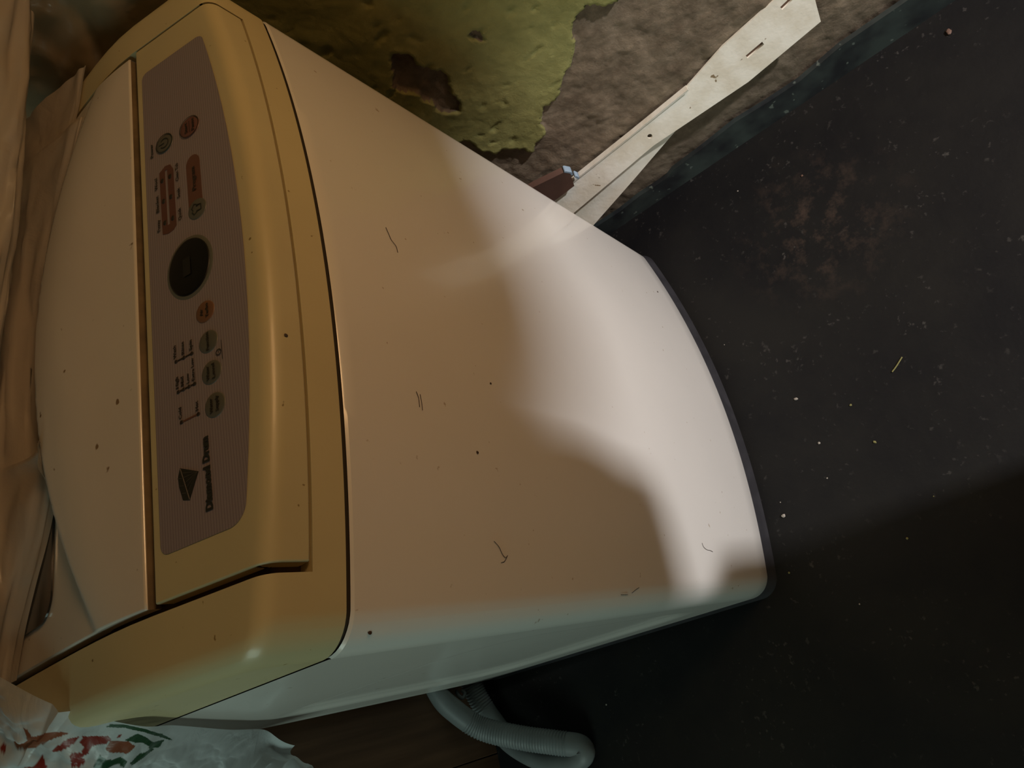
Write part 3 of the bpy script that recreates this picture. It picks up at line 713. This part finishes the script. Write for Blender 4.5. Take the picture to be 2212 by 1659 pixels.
# darker film against the wall behind the machine
def film2(u, v):
    y = -0.0 + 0.0 + 0.07 + u * 0.44; z = 0.700 + v * 0.40
    n1_ = noise.fractal(Vector((y * 9 + z * 7, z * 13, 2.2)), 1.0, 2.0, 4); r = noise.noise(Vector((y * 20 + z * 30, z * 12, 8)))
    return Vector((0.606 - 0.022 * abs(n1_) - 0.007 * abs(r) , y, z + 0.01 * n1_))
M_SHEET2 = plastic_mat('olive_tinted_film', (0.48, 0.37, 0.24), 0.80, 0.22, 0.3, 0.3, 25)
o = grid_obj('plastic_film', film2, 90, 80, M_SHEET2)
tag(o, 'crumpled brownish clear plastic film hanging on the wall behind the washing machine', 'plastic film')

#BAG_BEGIN
BF = [(0.05, 0.235, 0.7625), (0.016, 0.165, 0.751), (-0.0045, 0.150, 0.712), (-0.0050, 0.195, 0.665), (-0.008, 0.300, 0.565), (-0.010, 0.385, 0.475), (-0.030, 0.408, 0.400)]
BB = [(0.08, 0.44, 0.79), (-0.02, 0.42, 0.79), (-0.075, 0.42, 0.72), (-0.085, 0.44, 0.66), (-0.10, 0.47, 0.58), (-0.11, 0.49, 0.48), (-0.10, 0.50, 0.42)]
def bag_pt(u, v):
    f = crom(BF, u); b_ = crom(BB, u); p = f.lerp(b_, v)
    e = 4 * v * (1 - v)
    n1_ = noise.fractal(Vector((u * 7, v * 5 + 2, 4.4)), 1.0, 2.0, 4); n2 = abs(noise.noise(Vector((u * 16 + v * 6, v * 11, 1.1))))
    k = min(1, v * 5)
    p.x -= 0.020 * e * smooth01(u * 3) + k * (0.012 * n1_ + 0.008 * n2) * smooth01(u * 4 + .2)
    p.z += k * (0.006 * n1_)
    if u < 0.2: p.z = max(p.z, 0.7525)
    if u > 0.8: p.z += 0.05 * (1 - smooth01(v / 0.22)) * smooth01((u - 0.8) / 0.2) * 0.6; p.y += 0.012 * math.sin(v * 22) * smooth01((u - 0.75) / 0.25)
    return p
#BAG_END
PRINT = [((0.27, 0.022, 0.014), 0.95, [(0.157, 0.251), (0.162, 0.235), (0.169, 0.24), (0.164, 0.256)]),
         ((0.3, 0.085, 0.04), 0.9, [(0.169, 0.2), (0.174, 0.142), (0.162, 0.118), (0.15, 0.105), (0.157, 0.1), (0.171, 0.106), (0.193, 0.073), (0.226, 0.068), (0.207, 0.096), (0.2, 0.18), (0.174, 0.207)]),
         ((0.27, 0.022, 0.014), 0.95, [(0.221, 0.142), (0.226, 0.094), (0.243, 0.072), (0.245, 0.094), (0.236, 0.118), (0.229, 0.153)]),
         ((0.27, 0.022, 0.014), 0.95, [(0.25, 0.088), (0.248, 0.064), (0.288, 0.043), (0.298, 0.051), (0.295, 0.065), (0.283, 0.078), (0.274, 0.087), (0.276, 0.105), (0.269, 0.121), (0.281, 0.128), (0.276, 0.147), (0.267, 0.157), (0.25, 0.128), (0.252, 0.119), (0.264, 0.111), (0.262, 0.094)]),
         ((0.27, 0.022, 0.014), 0.95, [(0.214, 0.273), (0.217, 0.19), (0.236, 0.207)]),
         ((0.27, 0.022, 0.014), 0.95, [(0.307, 0.049), (0.307, 0.037), (0.314, 0.032), (0.314, 0.044)]),
         ((0.3, 0.085, 0.04), 0.95, [(0.298, 0.078), (0.3, 0.055), (0.34, 0.055), (0.369, 0.066), (0.355, 0.097), (0.319, 0.087)]),
         ((0.018, 0.085, 0.04), 0.97, [(0.274, 0.021), (0.279, 0.01), (0.305, 0.003), (0.355, 0.006), (0.464, 0.027), (0.512, 0.061), (0.488, 0.055), (0.455, 0.034), (0.355, 0.017), (0.312, 0.013), (0.286, 0.018)]),
         ((0.018, 0.085, 0.04), 0.97, [(0.326, 0.052), (0.35, 0.026), (0.486, 0.06), (0.481, 0.084), (0.455, 0.084), (0.429, 0.059), (0.369, 0.056)]),
         ((0.018, 0.085, 0.04), 0.97, [(0.295, 0.125), (0.295, 0.097), (0.326, 0.105), (0.371, 0.111), (0.371, 0.126), (0.326, 0.123)]),
         ((0.018, 0.085, 0.04), 0.97, [(0.383, 0.111), (0.445, 0.072), (0.467, 0.091), (0.426, 0.116), (0.405, 0.13)])]
def bag_color(u, v):
    for col, a, P in PRINT:
        if poly_sd(P, u, v) > 0: return (*col, a)
    return (0.70, 0.73, 0.75, 0.0)
NU, NV = 330, 200
M_BAG = plastic_mat('white_printed_bag', (0.5, 0.53, 0.53), 0.88, 0.30, 0.25, 0.45, 28, attr='print')
bag = grid_obj('carrier_bag', lambda u, v: bag_pt(u, v ** 1.8), NU, NV, M_BAG)
tag(bag, 'white plastic carrier bag with red and green print hanging down the left rear side', 'plastic bag')
ca = bag.data.color_attributes.new('print', 'FLOAT_COLOR', 'POINT')
cols = []
for j in range(NV + 1):
    for i in range(NU + 1): cols += bag_color(i / NU, (j / NV) ** 1.8)
ca.data.foreach_set('color', cols)

# ------------------------------------------------------------------ crumbs on the floor
CR = [(0.0866, -0.0467, .0050, 'w', 'largest white crumb on the black floor, close to the front of the washing machine'),
      (0.2217, -0.1212, .0034, 'w', 'small elongated white crumb on the floor ahead of the machine centre'),
      (0.1856, -0.1791, .0030, 'y', 'yellowish crumb on the floor, upper one of the yellow pair'),
      (0.1318, -0.1856, .0030, 'y', 'yellow-green crumb on the floor, lower one of the yellow pair'),
      (0.1564, -0.1251, .0030, 'w', 'pinkish white crumb lying level with the yellow-green crumb'),
      (0.1116, -0.1162, .0020, 'w', 'tiny pale crumb between the largest white crumb and the yellow-green one'),
      (0.0147, -0.1715, .0026, 'y', 'dull yellow crumb in the dark shadow on the floor'),
      (0.0180, -0.0254, .0026, 'y', 'pale crumb in the shadow beside the machine front left corner'),
      (-0.079, 0.3011, .0024, 'w', 'faint white crumb on the floor near the looped hose'),
      (-0.0398, -0.091, .0018, 'w', 'tiny white speck of crumb deep in the floor shadow'),
      (0.5083, -0.2516, .0030, 'b', 'reddish brown crumb on the floor near the wall'),
      (0.5441, -0.1666, .0022, 'w', 'tiny white crumb on the floor nearest the slotted bar'),
      (0.5737, -0.4757, .0060, 'b', 'brown flake lying along the foot of the skirting'),
      (0.3376, -0.0611, .0014, 'w', 'tiny white crumb just off the curved bottom edge of the machine'),
      (0.104, -0.0494, .0016, 'w', 'tiny crumb just beyond the largest white crumb'),
      (0.0497, -0.2172, .0014, 'y', 'minute pale crumb at the edge of the floor shadow')]
CM = {'w': mat('pale_crumb', (0.42, 0.37, 0.32), 0.7, var=0.2, var_scale=300), 'y': mat('yellow_crumb', (0.26, 0.23, 0.08), 0.7, var=0.2, var_scale=300), 'b': mat('brown_crumb', (0.18, 0.10, 0.07), 0.7, var=0.2, var_scale=300)}
for i, (x, y, s, c, lb) in enumerate(CR):
    bm = bmesh.new(); bmesh.ops.create_icosphere(bm, subdivisions=2, radius=1)
    for v in bm.verts:
        k = 1 + 0.35 * noise.noise(v.co * 1.6 + Vector((i * 7, 0, 0)))
        v.co = Vector((v.co.x * s * 0.5 * k * (1.5 if i in (1, 3, 12) else 1), v.co.y * s * 0.5 * k, v.co.z * s * 0.32 * k))
    me = bpy.data.meshes.new('crumb'); bm.to_mesh(me); bm.free(); me.materials.append(CM[c])
    o = bpy.data.objects.new('crumb', me); COL.objects.link(o); o.location = (x, y, FZ + s * 0.27); o.rotation_euler[2] = i * 1.3
    tag(o, lb, 'crumb')
o = tube('straw', [(0.2030, -0.2385, FZ + 0.0008), (0.2075, -0.246, FZ + 0.0012), (0.2150, -0.2560, FZ + 0.0010)], 0.0009, CM['y'], None, 16, 6)
tag(o, 'thin yellow bit of straw on the open floor', 'straw')
# ------------------------------------------------------------------ photographer and an added curtain, both unseen, shaped to shade the machine
M_CLOTH = mat('grey_brown_cloth', (0.16, 0.10, 0.07), 0.85, var=0.2, var_scale=30)
M_SKIN = mat('skin', (0.42, 0.24, 0.16), 0.55)
PV = [(-0.05, -0.78, 0.98), (-0.05, -0.78, 1.18), (-0.05, -0.75, 1.36), (-0.05, -0.72, 1.50), (-0.05, -0.69, 1.62), (-0.05, -0.68, 1.73),
      (0.13, -0.75, 1.34), (0.17, -0.66, 1.12), (0.03, -0.47, 1.00), (-0.23, -0.75, 1.34), (-0.28, -0.66, 1.12), (-0.13, -0.47, 1.00),
      (-0.05, -0.74, 0.92), (-0.04, -0.70, 0.50), (-0.035, -0.72, 0.08), (-0.02, -0.60, 0.015), (-0.14, -0.76, 0.92), (-0.19, -0.70, 0.50), (-0.20, -0.76, 0.08), (-0.21, -0.64, 0.015)]
PE = [(0,1),(1,2),(2,3),(3,4),(4,5),(2,6),(6,7),(7,8),(2,9),(9,10),(10,11),(0,12),(12,13),(13,14),(14,15),(0,16),(16,17),(17,18),(18,19)]
PR = [.12,.12,.12,.050,.095,.07,.050,.040,.03,.050,.040,.03,.060,.050,.040,.035,.07,.055,.040,.035]
me = bpy.data.meshes.new('person'); me.from_pydata(PV, PE, []); person = bpy.data.objects.new('person', me); COL.objects.link(person)
md = person.modifiers.new('skin', 'SKIN'); md.use_smooth_shade = True
for i, r in enumerate(PR): me.skin_vertices[0].data[i].radius = (r, r)
me.skin_vertices[0].data[0].use_root = True
person.modifiers.new('sub', 'SUBSURF').levels = 2
me.materials.append(M_SKIN)
tag(person, 'unseen person standing in front of the washing machine, long dress shaped to shade it, holding a phone', 'person')
# dress hem and wide trouser legs, outlines shaped to cast the front's shadow
def dress(u, v):
    a = 2 * math.pi * u; z = 1.40 - v * 0.698
    hx = 0.13 + 0.036 * smooth01(v * 1.15); hy = 0.13 + 0.03 * v
    k = 1 + 0.04 * math.sin(a * 7) * v
    c = math.cos(a); s = math.sin(a)
    ex = abs(c) ** 0.75 * (1 if c > 0 else -1); ey = abs(s) ** 0.75 * (1 if s > 0 else -1)
    return Vector((-0.05 + hx * k * ex, -0.74 + hy * k * ey, z))
o = grid_obj('dress', dress, 64, 24, M_CLOTH, None); o.parent = person
def trouser(cx, cy):
    def f(u, v):
        a = 2 * math.pi * u; z = 0.86 - v * 0.85
        r = 0.057 + 0.030 * smooth01((v - 0.375) / 0.03)
        return Vector((cx + r * math.cos(a) * (1 + 0.04 * math.sin(a * 5)), cy + r * math.sin(a), z))
    return f
for cx, cy in ((-0.035, -0.70), (-0.20, -0.74)):
    o = grid_obj('trouser_leg', trouser(cx, cy), 32, 20, M_CLOTH, None); o.parent = person
PH = empty('phone', (-0.05, -0.375, 0.98), 'dark phone held up in front of the person', 'phone')
box('phone_body', (-0.125, -0.430, 0.982), (0.025, -0.421, 1.055), M_BASE, PH, 0.003)
CU = empty('added_curtain', (-0.8, -1.32, 2.1), 'unseen grey-brown cloth on a rail, added to shade the upper part of the machine', 'curtain')
def cur(u, v):
    x = -2.3 + u * 2.88; return Vector((x, -1.32 + 0.02 * math.sin(x * 38) * (0.4 + v), 2.10 - v * (2.10 - (0.992 - 0.15 * (x - 0.1)))))
grid_obj('cloth', cur, 200, 12, M_CLOTH, CU)  # cloth and rail added as a blocker, hem sloped to set the shadow edge
tube('rail', [(-2.35, -1.32, 2.11), (0.60, -1.32, 2.11)], 0.012, M_BASE, CU, 4, 12)
